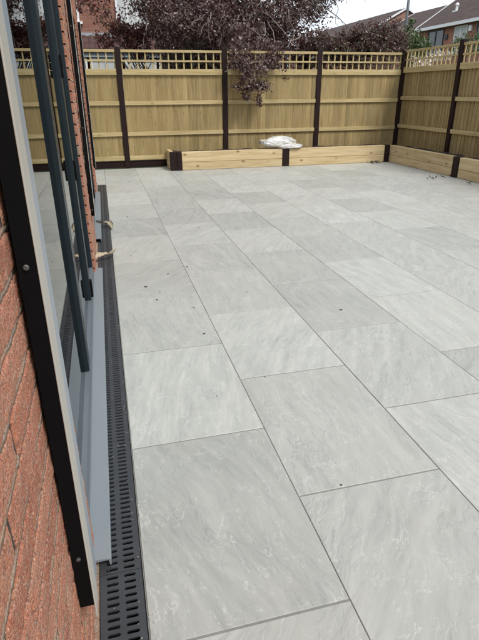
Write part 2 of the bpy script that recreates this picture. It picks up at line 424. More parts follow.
far_half = [mb_mesh(rough_brick(.1025, 50+i, 3, 2), 'brick', M['brick'], False) for i in range(2)]
rest = MB(); perp = MB()
def courses(y0, y1, z0, z1, align):
    """yield bricks of a stretcher bond flush to the end 'align' (0 start, 1 end)"""
    k0 = round(z0/(BH+BG)); k1 = int(math.ceil(z1/(BH+BG)))
    for k in range(k0, k1):
        z = k*(BH+BG)+BH/2+.004
        y = y1 if align else y0; s = -1 if align else 1
        first = (k % 2 == 1)
        while (y-y0 > .03) if align else (y1-y > .03):
            L = .1025 if first else BL; first = False
            if align: L = min(L, y-y0)
            else: L = min(L, y1-y)
            yield (y+s*L/2, z, L); y += s*(L+BG)
def put(yc, z, L, near):
    jx = random.uniform(-.0018, .0018)
    a, b = (near_full, near_half) if near else (far_full, far_half)
    me = random.choice(a if L > .15 else b); base = BL if L > .15 else .1025
    link('brick', me, wall, (WX+jx, yc, z), (random.gauss(0, .004), random.gauss(0, .003), random.gauss(0, .004)), (1, L/base, 1))
def join(yc, z, L): rest.box(WX-.03, WX+random.uniform(-.002, .001), yc-L/2, yc+L/2, z-BH/2, z+BH/2, bev=0)
for yc, z, L in courses(HY0, O1[0], 0, HTOP, 1):
    if yc > .0 and z < 1.72:
        put(yc, z, L, True)
        e_ = yc+L/2+BG/2
        if e_ < O1[0]-.02:
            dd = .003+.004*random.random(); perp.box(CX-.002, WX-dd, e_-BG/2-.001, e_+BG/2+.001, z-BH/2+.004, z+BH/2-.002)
    else: join(yc, z, L)
for yc, z, L in courses(O1[1], O2[0], 0, HTOP, 0): put(yc, z, L, False)
for yc, z, L in courses(O2[1], HY1, 0, HTOP, 0): join(yc, z, L)
for yc, z, L in courses(HY0, HY1, HTOP+.03, 4.0, 0): join(yc, z, L)
# bed joints lie shallow, near upright joints hold dark fill painting their shade
bed = MB()
for (y0, y1, z1) in ((HY0, O1[0], HTOP), (O1[1], O2[0], HTOP), (O2[1], HY1, HTOP)):
    k = 1
    while k*(BH+BG) < z1:
        zc = k*(BH+BG)-BG/2+.004; n = 430 if y0 < 0 else max(2, int((y1-y0)/.05))
        vs = []; fs = []
        for i in range(n+1):
            yy = y0+(y1-y0)*i/n; d = .0022+.0026*noise.noise(Vector((yy*16, k*3.1, 0)))+.0016*noise.noise(Vector((yy*85, k*3.1, 4)))
            vs += [(CX-.004, yy, zc-BG/2-.002), (WX-d, yy, zc-BG/2-.001), (WX-d, yy, zc+BG/2+.002), (CX-.004, yy, zc+BG/2+.001)]
        for i in range(n):
            a = i*4; fs += [(a, a+4, a+5, a+1), (a+1, a+5, a+6, a+2), (a+2, a+6, a+7, a+3)]
        bed.add(vs, fs); k += 1
setp(bed.obj('bed_joint', M['mortar'], wall, True), kind='stuff')
setp(rest.obj('brickwork', M['brick'], wall), kind='stuff')
ft = MB(); ft.box(CX-.02, DR0-.001, HY0, HY1-.01, -.15, -.006); setp(ft.obj('footing', M['mortar']), kind='structure')
M['joint_shade'] = simple('painted joint shade', (.045, .034, .028), .95, .5, 60, .003, bscale=200)  # dark colour stands in for the shade inside deep upright joints
setp(perp.obj('upright_joint_shade', M['joint_shade'], wall), kind='stuff')
# remaining shell: back, ends, floor slab, ceiling, roof
M['plaster'] = simple('plaster', (.55, .54, .5), .9, .05)
M['tile'] = simple('dark roof tile', (.06, .045, .042), .8, .3, 8, .004)
sh = MB()
sh.box(-6, -5.7, HY0, HY1, -.05, 5.2); sh.box(-5.7, -.40, HY0, HY0+.3, -.05, 5.2); sh.box(-5.7, -.40, HY1-.3, HY1, -.05, 5.2)
sh.box(-5.7, -.40, HY0+.3, HY1-.3, -.04, .03); sh.box(-5.7, -.40, HY0+.3, HY1-.3, 2.45, 2.6)
sh.obj('inner_shell', M['plaster'], house)
rf = MB()
rf.add([(-.05, HY0-.2, 5.1), (-.05, HY1+.2, 5.1), (-3.05, HY1+.2, 7.0), (-3.05, HY0-.2, 7.0), (-6.1, HY1+.2, 5.1), (-6.1, HY0-.2, 5.1)],
       [(0, 1, 2, 3), (3, 2, 4, 5), (0, 3, 5), (1, 4, 2), (0, 5, 4, 1)])
rf.obj('roof', M['tile'], house)

def door_set(y0, y1, edges, label, hinge_at):
    """folding glazed doors: outer frame > leaves, panes, hinges, sill"""
    zt = HTOP; J = .045; zb = .055
    fr = MB()
    fr.box(GX-.05, PX-.004, y0, y0+J, zb, zt); fr.box(GX-.05, PX-.004, y1-J, y1, zb, zt); fr.box(GX-.05, PX-.004, y0+J, y1-J, zt-.06, zt)
    root = fr.obj('patio_door', M['anth'], house); setp(root, label)
    tr = MB(); tr.box(GX-.05, PX-.0005, y0+J, y1-J, zb, zb+.035); tr.box(PX-.0005, PX+.004, y0+J, y1-J, zb, zb+.012)
    tr.obj('threshold', M['thresh'], root)
    s = MB()
    s.add([(GX-.06, y0-.11, .05), (-.123, y0-.11, .040), (-.119, y0-.11, .036), (-.119, y0-.11, .012), (-.124, y0-.11, .012), (-.127, y0-.11, .034), (GX-.06, y0-.11, .03)] +
          [(GX-.06, y1+.11, .05), (-.123, y1+.11, .040), (-.119, y1+.11, .036), (-.119, y1+.11, .012), (-.124, y1+.11, .012), (-.127, y1+.11, .034), (GX-.06, y1+.11, .03)],
          [(i, (i+1) % 7, (i+1) % 7+7, i+7) for i in range(7)]+[(6, 5, 4, 3, 2, 1, 0), (7, 8, 9, 10, 11, 12, 13)])
    s.obj('sill', M['sill'], root)
    rz = .118
    for i in range(len(edges)-1):
        a, b = edges[i]+.002, edges[i+1]-.002; st = .055
        lf = MB()
        lf.box(GX-.028, PX, a, a+st, rz, zt-.065, bev=.002); lf.box(GX-.028, PX, b-st, b, rz, zt-.065, bev=.002); lf.box(GX-.028, PX, a+st, b-st, zt-.14, zt-.065)
        lf.obj('door_leaf', M['anth'], root)
        br = MB(); br.box(GX-.028, PX-.0015, a+.001, b-.001, zb+.037, rz-.001); br.obj('bottom_rail', M['thresh'], root)
        gp = MB(); gp.box(GX-.004, GX, a+st-.004, b-st+.004, rz-.004, zt-.136); gp.obj('glass_pane', M['glass'], root)
        if i in hinge_at:
            for zc in (.185, .97, 1.55):
                hg = MB()
                for q in range(3): hg.box(PX-.001, PX+.014, a-.022, a+.018, zc-.06+q*.041, zc-.06+q*.041+.038, bev=.002)
                hg.obj('hinge', M['black'], root)
    return root
door_set(O1[0], O1[1], (O1[0]+.045, 2.42, 3.42, O1[1]-.045), 'nearer folding patio door with reflecting glass', (2,))
door_set(O2[0], O2[1], (O2[0]+.045, 6.28, 7.13, O2[1]-.045), 'farther folding patio door', (1, 2))

# upright rails fixed to the brick beside the doors
def guide_rail(y, label, z0=.225, zt=2.3):
    t = thing('guide_rail', (WX, y, z0), label, 'wall rail', 'upright rails screwed to the brick wall')
    b = MB(); b.box(WX+.0035, WX+.036, y, y+.065, z0+.045, zt); b.obj('side_panel', M['black'], t)
    c = MB(); c.box(WX+.036, WX+.0392, y-.0025, y+.070, z0, zt, bev=.0008); c.obj('front_strip', M['cream'], t)
    d = MB(); d.box(WX+.0035, WX+.0362, y+.084, y+.15, z0-.0, zt, bev=.001); d.obj('edge_trim', M['bluealu'], t)
    e = MB(); e.box(WX+.0035, WX+.031, y+.066, y+.084, z0, zt); e.obj('shadow_gap', M['black'], t)
    for z in (.43, 1.135, 1.9):
        s = MB(); s.tube([(WX+.018, y, z), (WX+.018, y-.0035, z), (WX+.018, y-.0045, z)], [.0052, .0052, .0035], 12); s.obj('screw', M['screw'], t)
    t.rotation_euler.y = R(.5); t.location.x -= .003
    return t
guide_rail(.905, 'tall black and cream rail screwed to the brick nearest the camera')
guide_rail(4.85, 'black and cream rail on the brick pier between the two patio doors', .36)
guide_rail(8.3, 'thin dark rail on the far brick pier close to the wooden fence', .36)

# ------------------------------------------------------------------ fences
def pick_mesh(fn, name, mat):
    mb = MB(); fn(mb); return mb.mesh(name, mat)[0]
board_me = [pick_mesh(lambda m: m.add([(-.049, 0, z) for z in (0, 1.63)]+[(.051, 0, z) for z in (0, 1.63)]+[(-.049, -.008, z) for z in (0, 1.63)]+[(.051, -.020, z) for z in (0, 1.63)],
        [(4, 6, 7, 5), (0, 1, 3, 2), (0, 4, 5, 1), (2, 3, 7, 6), (1, 5, 7, 3), (0, 2, 6, 4)]), 'board', M['board'])]
batt_me = pick_mesh(lambda m: m.box(-.0125, .0125, -.012, .012, 0, .40), 'batten', M['batten'])
post_me = pick_mesh(lambda m: m.box(-.052, .052, -.052, .052, -.3, 2.20, bev=.004), 'post', M['post'])
def fence(root, P0, P1, nrm, mats, dz=0):
    """one bay between post centres; P = (x,y); nrm = side facing the patio"""
    a, b = Vector((*P0, 0)), Vector((*P1, 0)); d = (b-a); L = d.length; d.normalize(); n = Vector((*nrm, 0))
    ang = math.atan2(d.y, d.x)
    s = 1 if Vector((d.y, -d.x, 0)).dot(n) > 0 else -1
    c0, c1 = .055, L-.055; rail = mats
    def bar(name, u0, u1, n0, n1, z0, z1, mat, bev=.003):
        pa = a+d*u0+n*n0; pb_ = a+d*u1+n*n1
        m = MB(); m.box(min(pa.x, pb_.x), max(pa.x, pb_.x), min(pa.y, pb_.y), max(pa.y, pb_.y), z0+dz, z1+dz, bev=bev); return m.obj(name, mat, root)
    nb = int((c1-c0)/.1); w = (c1-c0)/nb
    for i in range(nb):
        c = a+d*(c0+w*(i+.5))+n*(.0+random.uniform(-.001, .001))
        rot = ang if s > 0 else ang+math.pi
        link('board', board_me[0], root, (c.x, c.y, .14+dz+random.uniform(-.004, .004)), (0, 0, rot), (w/.1003, 1, 1))
    bar('gravel_board', c0, c1, -.01, .022, .005, .135, M['post'])
    bar('rail', c0, c1, .021, .052, .15, .235, rail)
    bar('rail', c0, c1, .021, .050, .615, .69, rail)
    bar('rail', c0, c1, .021, .050, 1.185, 1.26, rail)
    bar('cap_rail', c0, c1, .0, .056, 1.72, 1.825, rail)
    bar('trellis_rail', c0, c1, .002, .040, 2.11, 2.155, rail)
    bar('trellis_rail', c0, c1, .013, .034, 1.95, 1.98, rail, .001)
    nt = 13
    for i in range(nt+1):
        u = c0+.012+(c1-c0-.024)*i/nt; c = a+d*u+n*(.0)
        link('batten', batt_me, root, (c.x, c.y, 1.80+dz), (0, 0, ang), (1, 1, .80))
def post(root, x, y, dz=0): link('post', post_me, root, (x, y, dz), (0, 0, 0))
FY, FX = 10.99+.05, 6.53
bf = thing('fence', (2.5, FY, 0), 'wooden board fence with trellis top along the back of the patio', 'fence')
px_ = [-3.66, -1.60, .452, 2.52, 4.55, 6.53]
for p in px_[:-1]: post(bf, p, FY)
post(bf, 6.50, FY-.035)
for i in range(1, 5): fence(bf, (px_[i], FY), (px_[i+1]-(.03 if i == 4 else 0), FY), (0, -1), M['rail'])
rfn = thing('fence', (FX, 8, 0), 'wooden board fence with trellis top along the right side, behind the side sleeper bed', 'fence')
py_ = [FY-.04, 9.07, 7.1, 5.13, 3.16]
for p in py_[1:]: post(rfn, FX, p, .05)
for i in range(4): fence(rfn, (FX, py_[i]), (FX, py_[i+1]), (-1, 0), M['railY'], .04)

# ------------------------------------------------------------------ raised bed of sleepers
bedr = thing('raised_bed', (3.6, 10.35, 0), 'low raised bed of pale timber sleepers wrapping the back corner', 'planter')
BT = .345
def sleeper(x0, x1, y0, y1, z0, z1, mat):
    m = MB(); m.box(x0, x1, y0, y1, z0, z1, bev=.006); return m.obj('sleeper', mat, bedr)
BF = 10.30
for z0, z1 in ((.002, .150), (.154, BT)):
    sleeper(1.47, 3.545, BF, BF+.10, z0, z1, M['sleeperX']); sleeper(3.69, 5.86, BF, BF+.10, z0, z1, M['sleeperX'])
    sleeper(1.25, 1.33, BF+.13, FY-.06, z0, z1, M['sleeperY'])
    sleeper(5.98, 6.08, 8.10, 10.30, z0, z1, M['sleeperY']); sleeper(5.98, 6.08, 5.75, 7.93, z0, z1, M['sleeperY']); sleeper(5.98, 6.08, 3.4, 5.60, z0, z1, M['sleeperY'])
def bpost(x0, x1, y0, y1, z=BT+.004):
    m = MB(); m.box(x0, x1, y0, y1, .0, z, bev=.004); m.obj('bed_post', M['post'], bedr)
bpost(1.245, 1.375, BF-.01, BF+.12); bpost(1.378, 1.468, BF-.022, BF+.10)
bpost(3.548, 3.687, BF-.015, BF+.11); bpost(5.863, 5.975, BF-.012, BF+.105)
bpost(5.965, 6.08, 7.935, 8.095); bpost(5.965, 6.08, 5.605, 5.745)
so_ = MB(); n = 60
vs = []; fs = []
for (X0, X1, Y0, Y1, nx, ny) in ((1.33, 6.08, BF+.1, FY-.06, 70, 10), (6.08, 6.47, 3.4, BF+.1, 8, 90)):
    b0 = len(vs)
    for j in range(ny+1):
        for i in range(nx+1):
            x = X0+(X1-X0)*i/nx; y = Y0+(Y1-Y0)*j/ny
            vs.append((x, y, .30+.035*noise.noise(Vector((x*4, y*4, 0)))+.02*noise.noise(Vector((x*14, y*14, 3)))))
    for j in range(ny):
        for i in range(nx):
            k = b0+j*(nx+1)+i; fs.append((k, k+1, k+nx+2, k+nx+1))
so_.add(vs, fs); setp(so_.obj('soil', M['soil'], bedr), kind='stuff')

# ------------------------------------------------------------------ sack on the bed
def mat_sack():
    m, g = new_mat('printed sack plastic'); v = g.ocoord(rnd=False)
    n = g.noise(v, 5, 4); p = g.ramp(g.noise(v, 6, 1), [(.58, 0.0), (.62, 1.0)])
    c = g.mix(n, (.56, .56, .54), (.70, .69, .66)); c = g.mix(g.math('MULTIPLY', p, .45), c, (.24, .25, .28))
    q = g.ramp(g.noise(g.mapv(v, (1, 1, 1), (0, 0, 0), (4, 2, 1)), 5, 2), [(.60, 0.0), (.65, 1.0)])
    c = g.mix(g.math('MULTIPLY', q, .6), c, (.45, .36, .18))
    g.out(c, .38, g.bump(g.math('ABSOLUTE', g.math('SUBTRACT', g.noise(g.mapv(v, (1, 2.2, 2.2)), 7, 2, .5, .6), .5)), .045), 0, .5); return m
M['sack'] = mat_sack()
def sack():
    t = thing('sack', (3.60, BF+.16, BT), 'crumpled white plastic sack slumped on the sleeper bed', 'sack')
    def lobe(cx, cy, cz, rx, ry, rz, sd, rot):
        bm = bmesh.new(); bmesh.ops.create_icosphere(bm, subdivisions=5, radius=1)
        for v in bm.verts:
            p = v.co.copy(); q = Vector((math.copysign(abs(p.x)**.75, p.x), math.copysign(abs(p.y)**.75, p.y), math.copysign(abs(p.z)**.8, p.z)))
            nn = noise.fractal(p*1.5+Vector((sd, 0, 0)), 1.2, 2, 2); cr_ = 1-abs(noise.noise(p*4.3+Vector((0, sd, 0))))
            fo = abs(noise.noise(Vector((p.x*2.2, p.y*5.5+sd, p.z*7)))); s = 1+.13*nn-.05*max(0, .28-fo)/.28
            x, y, z = q.x*rx*s, q.y*ry*s, q.z*rz*(1+.34*nn)
            z *= (1-.45*max(0, -p.x))*(1-.25*max(0, p.x)) ; z = max(z, -rz*.8)
            v.co = Vector((cx+x*math.cos(rot)-y*math.sin(rot), cy+x*math.sin(rot)+y*math.cos(rot), cz+z))
        bm.verts.index_update(); mb = MB(); mb.add([v.co[:] for v in bm.verts], [[v.index for v in f.verts] for f in bm.faces]); bm.free(); return mb
    a = lobe(3.50, BF+.17, BT+.115, .40, .20, .105, 3.3, .06); a.obj('sack_body', M['sack'], t, True)
    b = lobe(3.70, BF+.10, BT+.045, .30, .15, .055, 9.1, -.12); b.obj('sack_fold', M['sack'], t, True)
sack()

# ------------------------------------------------------------------ curled dry leaves and litter
M['dry'] = simple('pale dry leaf', (.37, .31, .215), .7, .25, 25, .002)
M['litter'] = simple('dark dry leaf', (.03, .022, .018), .8, .4, 60, .001)
def curled(P0, P1, w, lift, label, sd):
    """a leaf curled lengthwise into a trough, stalk end first"""
    a, b = Vector(P0), Vector(P1); d = (b-a); L = d.length; d.normalize(); s = Vector((-d.y, d.x, 0)).normalized()
    N, K = 22, 9; vs = []; fs = []
    for side in (0, 1):
        for i in range(N+1):
            u = i/N; ww = w*(math.sin(math.pi*min(1, u*1.05))**.6*(1-.35*u)+.05)*(1+.5*noise.noise(Vector((u*11, sd, 0))))
            cz = lift*.6*max(0, math.sin(math.pi*u))**.8+.010*math.sin(u*9+sd)*u
            for k in range(K+1):
                c = (k/K-.5)*2.5+.7*math.sin(u*5+sd)
                p = a+d*(L*u)+s*(ww*math.sin(c)+.03*math.sin(u*6+sd))+Vector((0, 0, .012+cz+ww*.75*(1-math.cos(c))+.012*noise.noise(Vector((u*12, k*.8, sd)))))
                vs.append(p+Vector((0, 0, -.0015*side)))
    Q = (N+1)*(K+1)
    for side in (0, 1):
        for i in range(N):
            for k in range(K):
                q = side*Q+i*(K+1)+k; f = (q, q+1, q+K+2, q+K+1); fs.append(f if side == 0 else f[::-1])
    mb = MB(); mb.add(vs, fs); o = mb.obj('dry_leaf', M['dry'], None, True)
    setp(o, label, 'leaf', 'pale dry leaves on the drain')
curled((-.155, 4.56, .03), (.015, 4.84, .02), .040, .030, 'pale curled dry leaf across the drain, nearer of two', 1.2)
curled((-.140, 6.14, .02), (.010, 5.76, .005), .038, .028, 'pale curled dry leaf across the drain, farther of two', 4.1)
lit_me = []
for sd in range(4):
    vs = []; K = 9
    for k in range(K):
        a = 2*math.pi*k/K; r = (1+.35*noise.noise(Vector((a, sd, 1))))*(.010 if k % 2 else .014)
        vs.append((r*math.cos(a)*1.5, r*math.sin(a), .001+.004*abs(math.sin(a*1.5+sd))))
    vs.append((0, 0, .004)); mb = MB(); mb.add(vs+[(x, y, z-.001) for x, y, z in vs], [(k, (k+1) % K, K) for k in range(K)]+[((k+1) % K+K+1, k+K+1, 2*K+1) for k in range(K)])
    lit_me.append(mb.mesh('fallen_leaf', M['litter'])[0])
spots = [(341, 485, .4), (127.5, 217, 1), (187, 267, .8), (168, 274, .7), (146, 287, 1), (157, 300, .8), (204, 334, .8), (194, 308, .6), (199, 228, .8), (131, 256, .7), (201, 226, .6), (341, 310, .8), (217, 396, .3), (104, 172, 1.2), (160, 292, .5), (265, 377, .35), (247, 292, .5), (372, 209, .8)]
for i, (x, y, s) in enumerate(spots):
    d = ray(x, y); p = d*(-H/d.z)+Vector((0, 0, H))
    o = link('fallen_leaf', lit_me[i % 4], None, (p.x, p.y, .001), (0, 0, random.uniform(0, 6)), (s*.7, s*.7, s*.8))
    setp(o, 'tiny dark dry leaf fallen on the grey paving', 'leaf', 'leaf litter scattered on the paving')
tw = MB()
for (cx, cy, n, r) in ((375, 163, 22, .13), (436, 178.5, 9, .16), (470, 184, 3, .08)):
    d = ray(cx, cy); p = d*(-H/d.z)+Vector((0, 0, H))
    for _ in range(n):
        q = p+Vector((random.gauss(0, r*.6), random.gauss(0, r*.35), random.uniform(.005, .03))); a = random.uniform(0, 6); l = random.uniform(.02, .06)
        e = Vector((math.cos(a)*l, math.sin(a)*l, random.uniform(-.01, .02))); tw.tube([q-e, q+Vector((0, 0, .01)), q+e], [.002, .007, .002], 5)
o = tw.obj('plant_debris', M['litter']); setp(o, 'dark dried plant debris along the foot of the sleeper bed', 'debris', kind='stuff')
sp_ = MB()
for _ in range(90):
    x = random.choice((DR0+.02, DR1-.005, DR1-.02))+random.gauss(0, .016); y = random.uniform(.95, 6) if random.random() < .6 else random.uniform(.95, 2.2); s = random.uniform(.0008, .0028)
    q = Vector((x, y, .0008)); vs = [q+Vector((math.cos(a)*s*random.uniform(.6, 1.6), math.sin(a)*s*random.uniform(.6, 1.6), 0)) for a in (0, 1.3, 2.6, 3.9, 5.2)]+[q+Vector((0, 0, s*.8))]
    sp_.add(vs, [(k, (k+1) % 5, 5) for k in range(5)])
M['grit'] = simple('pale grit', (.30, .29, .26), .8)
setp(sp_.obj('grit', M['grit']), 'pale crumbs of grit scattered over the drain grating', 'grit', kind='stuff')

# ------------------------------------------------------------------ vegetation
def leaves(name, clumps, mat, parent, size, seed, label=None):
    """clumps: (centre, radii, count); small folded leaves through the volume of each clump"""
    r = np.random.default_rng(seed); V = []; 
    for c, rad, n in clumps:
        k = max(4, n//55)
        d = r.normal(size=(k, 3)); d /= np.linalg.norm(d, axis=1)[:, None]
        tw_ = np.array(c)+d*np.array(rad)*(r.random((k, 1))**.42)       # twig ends
        idx = r.integers(0, k, n)
        off = r.normal(size=(n, 3))*np.array([.13, .13, .11])*(max(rad)/.9)**.5
        V.append(tw_[idx]+off)
    P = np.concatenate(V); n = len(P)
    a = r.normal(size=(n, 3)); a[:, 2] -= .35; a /= np.linalg.norm(a, axis=1)[:, None]
    b = np.cross(a, r.normal(size=(n, 3))); b /= np.linalg.norm(b, axis=1)[:, None]
    s = size*r.uniform(.6, 1.35, (n, 1))
    nn = np.cross(a, b)
    p0 = P-a*s; p1 = P+b*s*.5+nn*s*.18; p2 = P+a*s; p3 = P-b*s*.5+nn*s*.18
    co_ = np.stack([p0, p1, p2, p3], 1).reshape(-1, 3)
    me = bpy.data.meshes.new(name); c0 = co_.mean(0); co_ = co_-c0
    me.vertices.add(4*n); me.vertices.foreach_set('co', co_.ravel())
    me.loops.add(6*n); me.polygons.add(2*n)
    q = np.arange(n)[:, None]*4; li = np.concatenate([q, q+1, q+2, q, q+2, q+3], 1).ravel()
    me.loops.foreach_set('vertex_index', li.astype(np.int32)); me.polygons.foreach_set('loop_start', (np.arange(2*n)*3).astype(np.int32))
    me.update(calc_edges=True); me.materials.append(mat)
    return link(name, me, parent, Vector(c0))
def limb(mb, a, b, r0, r1, seed, bend=.12, n=7):
    a, b = Vector(a), Vector(b); L = (b-a).length; pts = []
    for i in range(n+1):
        u = i/n; w = Vector((noise.noise(Vector((u*2.3, seed, 0))), noise.noise(Vector((u*2.3, seed, 5))), noise.noise(Vector((u*2.3, seed, 9)))))*L*bend*math.sin(math.pi*min(1, u+.1))
        pts.append(a.lerp(b, u)+w)
    mb.tube(pts, [r0+(r1-r0)*i/n for i in range(n+1)], 7); return pts
TY = 12.7
plum = thing('plum_tree', (3.3, TY, 0), 'large purple leaved tree hanging over the back fence', 'tree')
tk = MB(); limb(tk, (3.25, TY, -.1), (3.15, TY, 2.2), .13, .10, 1, .05)
clumps = []; tips = [(1.35, -.1, 3.15, .75), (1.7, .1, 3.9, 1.15), (1.8, -.3, 2.75, .8), (2.5, 0, 3.3, 1.05), (2.6, -.7, 2.7, .7), (3.2, .2, 4.3, 1.2), (3.5, -.2, 3.1, .9), (3.3, -.9, 2.45, .5),
        (4.2, -.1, 3.0, .85), (4.3, .2, 4.2, 1.05), (4.9, 0, 3.25, .7), (5.35, .1, 4.0, .75), (5.6, .2, 3.55, .45), (1.9, .8, 5.0, 1.2), (3.0, .8, 5.3, 1.4), (4.6, .8, 5.1, 1.1), (2.9, .3, 2.3, .8), (4.1, .3, 2.35, .7), (1.9, .3, 2.25, .7)]
for i, (x, dy, z, r) in enumerate(tips):
    p = Vector((x, TY+dy, z)); st = Vector((3.15+random.uniform(-.1, .1), TY, random.uniform(1.2, 2.3)))
    pts = limb(tk, st, p, .055, .012, 10+i, .14)
    for k in range(5):
        q = pts[random.randint(3, 6)]; e = q+Vector((random.gauss(0, .5), random.gauss(0, .4), random.gauss(.1, .45))); limb(tk, q, e, .014, .004, 50+i*7+k, .2, 4)
    dens = 4700 if z < 4.4 else 2600
    clumps.append((p, (r*.85, r*.75, r*.62), int(dens*r*r)))
tk.obj('trunk', M['bark'], plum, True)
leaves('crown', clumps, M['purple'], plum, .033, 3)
# the sprays that hang forward over the fence
hang = []; tw2 = MB()
for i, (px, py, Y, r, n) in enumerate([(236, 58, 10.75, .16, 90), (245, 66, 10.72, .20, 150), (255, 72, 10.70, .22, 190), (247, 80, 10.68, .18, 150), (238, 84, 10.70, .13, 90), (258, 86, 10.68, .14, 100), (264, 88, 10.68, .10, 70), (244, 93, 10.68, .12, 80), (259, 98, 10.68, .07, 34), (259, 103, 10.68, .05, 22), (267, 60, 10.8, .24, 170), (276, 55, 10.85, .2, 120), (231, 66, 10.72, .1, 40), (285, 78, 10.72, .04, 10), (283, 70, 10.75, .04, 5), (250, 52, 11.0, .35, 320), (266, 48, 11.2, .35, 260), (238, 46, 11.2, .3, 220)]):
    p = atY(px, py, Y); hang.append((p, (r, r*.5, r*.9), int(n*1.7)))
for i, (x0, y0, Y0, x1, y1, Y1, r) in enumerate([(252, 12, 12.2, 249, 62, 10.8, .016), (249, 62, 10.8, 243, 74, 10.7, .009), (225, 60, 11.1, 248, 52, 11.1, .012), (267, 20, 12, 284, 78, 10.72, .010), (300, 34, 11.8, 286, 48, 11.2, .014), (255, 30, 12, 259, 102, 10.68, .012), (240, 30, 12, 243, 92, 10.7, .010), (225, 72, 10.75, 262, 60, 10.8, .009), (265, 10, 12, 300, 50, 11.4, .012)]):
    limb(tw2, atY(x0, y0, Y0), atY(x1, y1, Y1), r, .004, 300+i, .10, 8)
for i in range(46):
    c, rad, _n = random.choice([q for q in clumps if q[0].z < 4.4]); a_ = Vector(c)+Vector((random.gauss(0, rad[0]*.5), -rad[1]*random.uniform(.5, .95), random.uniform(-.1, rad[2]*.7)))
    e_ = a_+Vector((random.gauss(0, .35), random.uniform(-.2, .1), random.uniform(-.75, -.2))); limb(tw2, a_, e_, .009, .003, 400+i, .25, 6)
setp(tw2.obj('branch', simple('pale twig', (.22, .19, .17), .85, .3, 20), plum, True), kind='stuff')
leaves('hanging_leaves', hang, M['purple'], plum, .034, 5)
# redder thin tree in front of the left house
rt_ = thing('small_tree', (1.0, 13.2, 0), 'thin reddish brown tree in front of the left brick house', 'tree')
tk = MB(); cl = []
limb(tk, (1.3, 13.2, -.1), (1.2, 13.2, 1.9), .05, .035, 71, .05)
for i, (px, py, r, n) in enumerate([(118, 38, .28, 150), (128, 36, .32, 210), (138, 42, .32, 200), (148, 38, .35, 220), (109, 30, .2, 60), (104, 44, .14, 34), (122, 28, .25, 80), (133, 28, .3, 120), (98, 35, .12, 26), (80, 6, .22, 60), (88, 2, .3, 70), (101, 12, .2, 34), (100, 2, .25, 50), (142, 50, .3, 120), (112, 18, .2, 40)]):
    p = atY(px, py, 13.2+random.uniform(-.2, .2)); limb(tk, (1.2, 13.2, random.uniform(1.2, 1.9)), p, .016, .004, 80+i, .12); cl.append((p, (r, r*.8, r*.8), int(n*1.9)))
tk.obj('trunk', M['bark'], rt_, True); leaves('crown', cl, M['redleaf'], rt_, .040, 11)
# lower purple shrub to the right, then the green ones
def shrub(name, Y, items, mat, label, cat, size, seed, base):
    t = thing(name, (base[0], base[1], 0), label, cat); tk = MB(); cl = []
    for i, (px, py, r, n) in enumerate(items):
        p = atY(px, py, Y+random.uniform(-.3, .3)); limb(tk, (base[0]+random.uniform(-.1, .1), base[1], -.05), p, .03, .005, seed+i, .08); cl.append((p, (r, r*.8, r*.8), n))
    tk.obj('stem', M['bark'], t, True); leaves('foliage', cl, mat, t, size, seed); return t
M['mixleaf'] = mat_leaf('dull purple green leaf', [(0, (.05, .028, .028)), (.35, (.10, .060, .055)), (.6, (.16, .105, .085)), (.8, (.09, .105, .055)), (1, (.28, .24, .18))], .22)
b1 = atY(368, 60, 14.5)
shrub('purple_shrub', 14.5, [(330, 46, .5, 1500), (345, 48, .5, 1600), (360, 44, .5, 1700), (374, 40, .45, 1600), (388, 38, .42, 1500), (397, 44, .35, 900), (352, 38, .3, 500), (366, 33, .28, 300), (380, 28, .28, 260), (392, 27, .25, 200), (345, 56, .6, 1500), (375, 54, .6, 1700), (395, 54, .4, 900), (322, 36, .35, 500), (372, 24, .15, 40), (386, 20, .15, 40)], M['mixleaf'], 'dull purple bush behind the right end of the back fence', 'bush', .038, 21, (b1.x, 14.5))
b2 = atY(414, 60, 17)
shrub('green_tree', 17, [(412, 40, .35, 420), (416, 46, .45, 600), (409, 50, .4, 500), (408, 30, .2, 110), (421, 50, .3, 300), (411, 22, .12, 50), (400, 54, .5, 400)], M['green'], 'small green tree beside the lamp post behind the corner post', 'tree', .055, 31, (b2.x, 17))
b3 = atY(462, 60, 15.5)
shrub('green_shrub', 15.5, [(460, 44, .2, 220), (468, 41, .24, 260), (476, 42, .25, 220), (486, 38, .4, 400), (452, 47, .14, 80), (466, 35, .10, 30), (465, 52, .4, 400)], M['green'], 'green bush showing above the right fence trellis', 'bush', .035, 41, (b3.x, 15.5))
b4 = atY(430, 60, 12.6)
shrub('flowering_shrub', 12.8, [(418, 62, .16, 120), (426, 61, .16, 150), (435, 59, .16, 150), (444, 58, .14, 110)], M['bloom'], 'pale blossoming shrub glimpsed through the right trellis', 'bush', .035, 51, (b4.x, 12.8))
b5 = atY(180, 60, 15)
shrub('dark_hedge', 15.2, [(x, y, .8, 1300) for x, y in ((190, 58), (215, 50), (240, 60), (265, 50), (290, 58), (315, 55), (205, 30), (235, 25), (180, 40))], M['purple'], 'dark purple thicket behind the middle of the back fence', 'bush', .07, 61, (b5.x+1.4, 15.2))

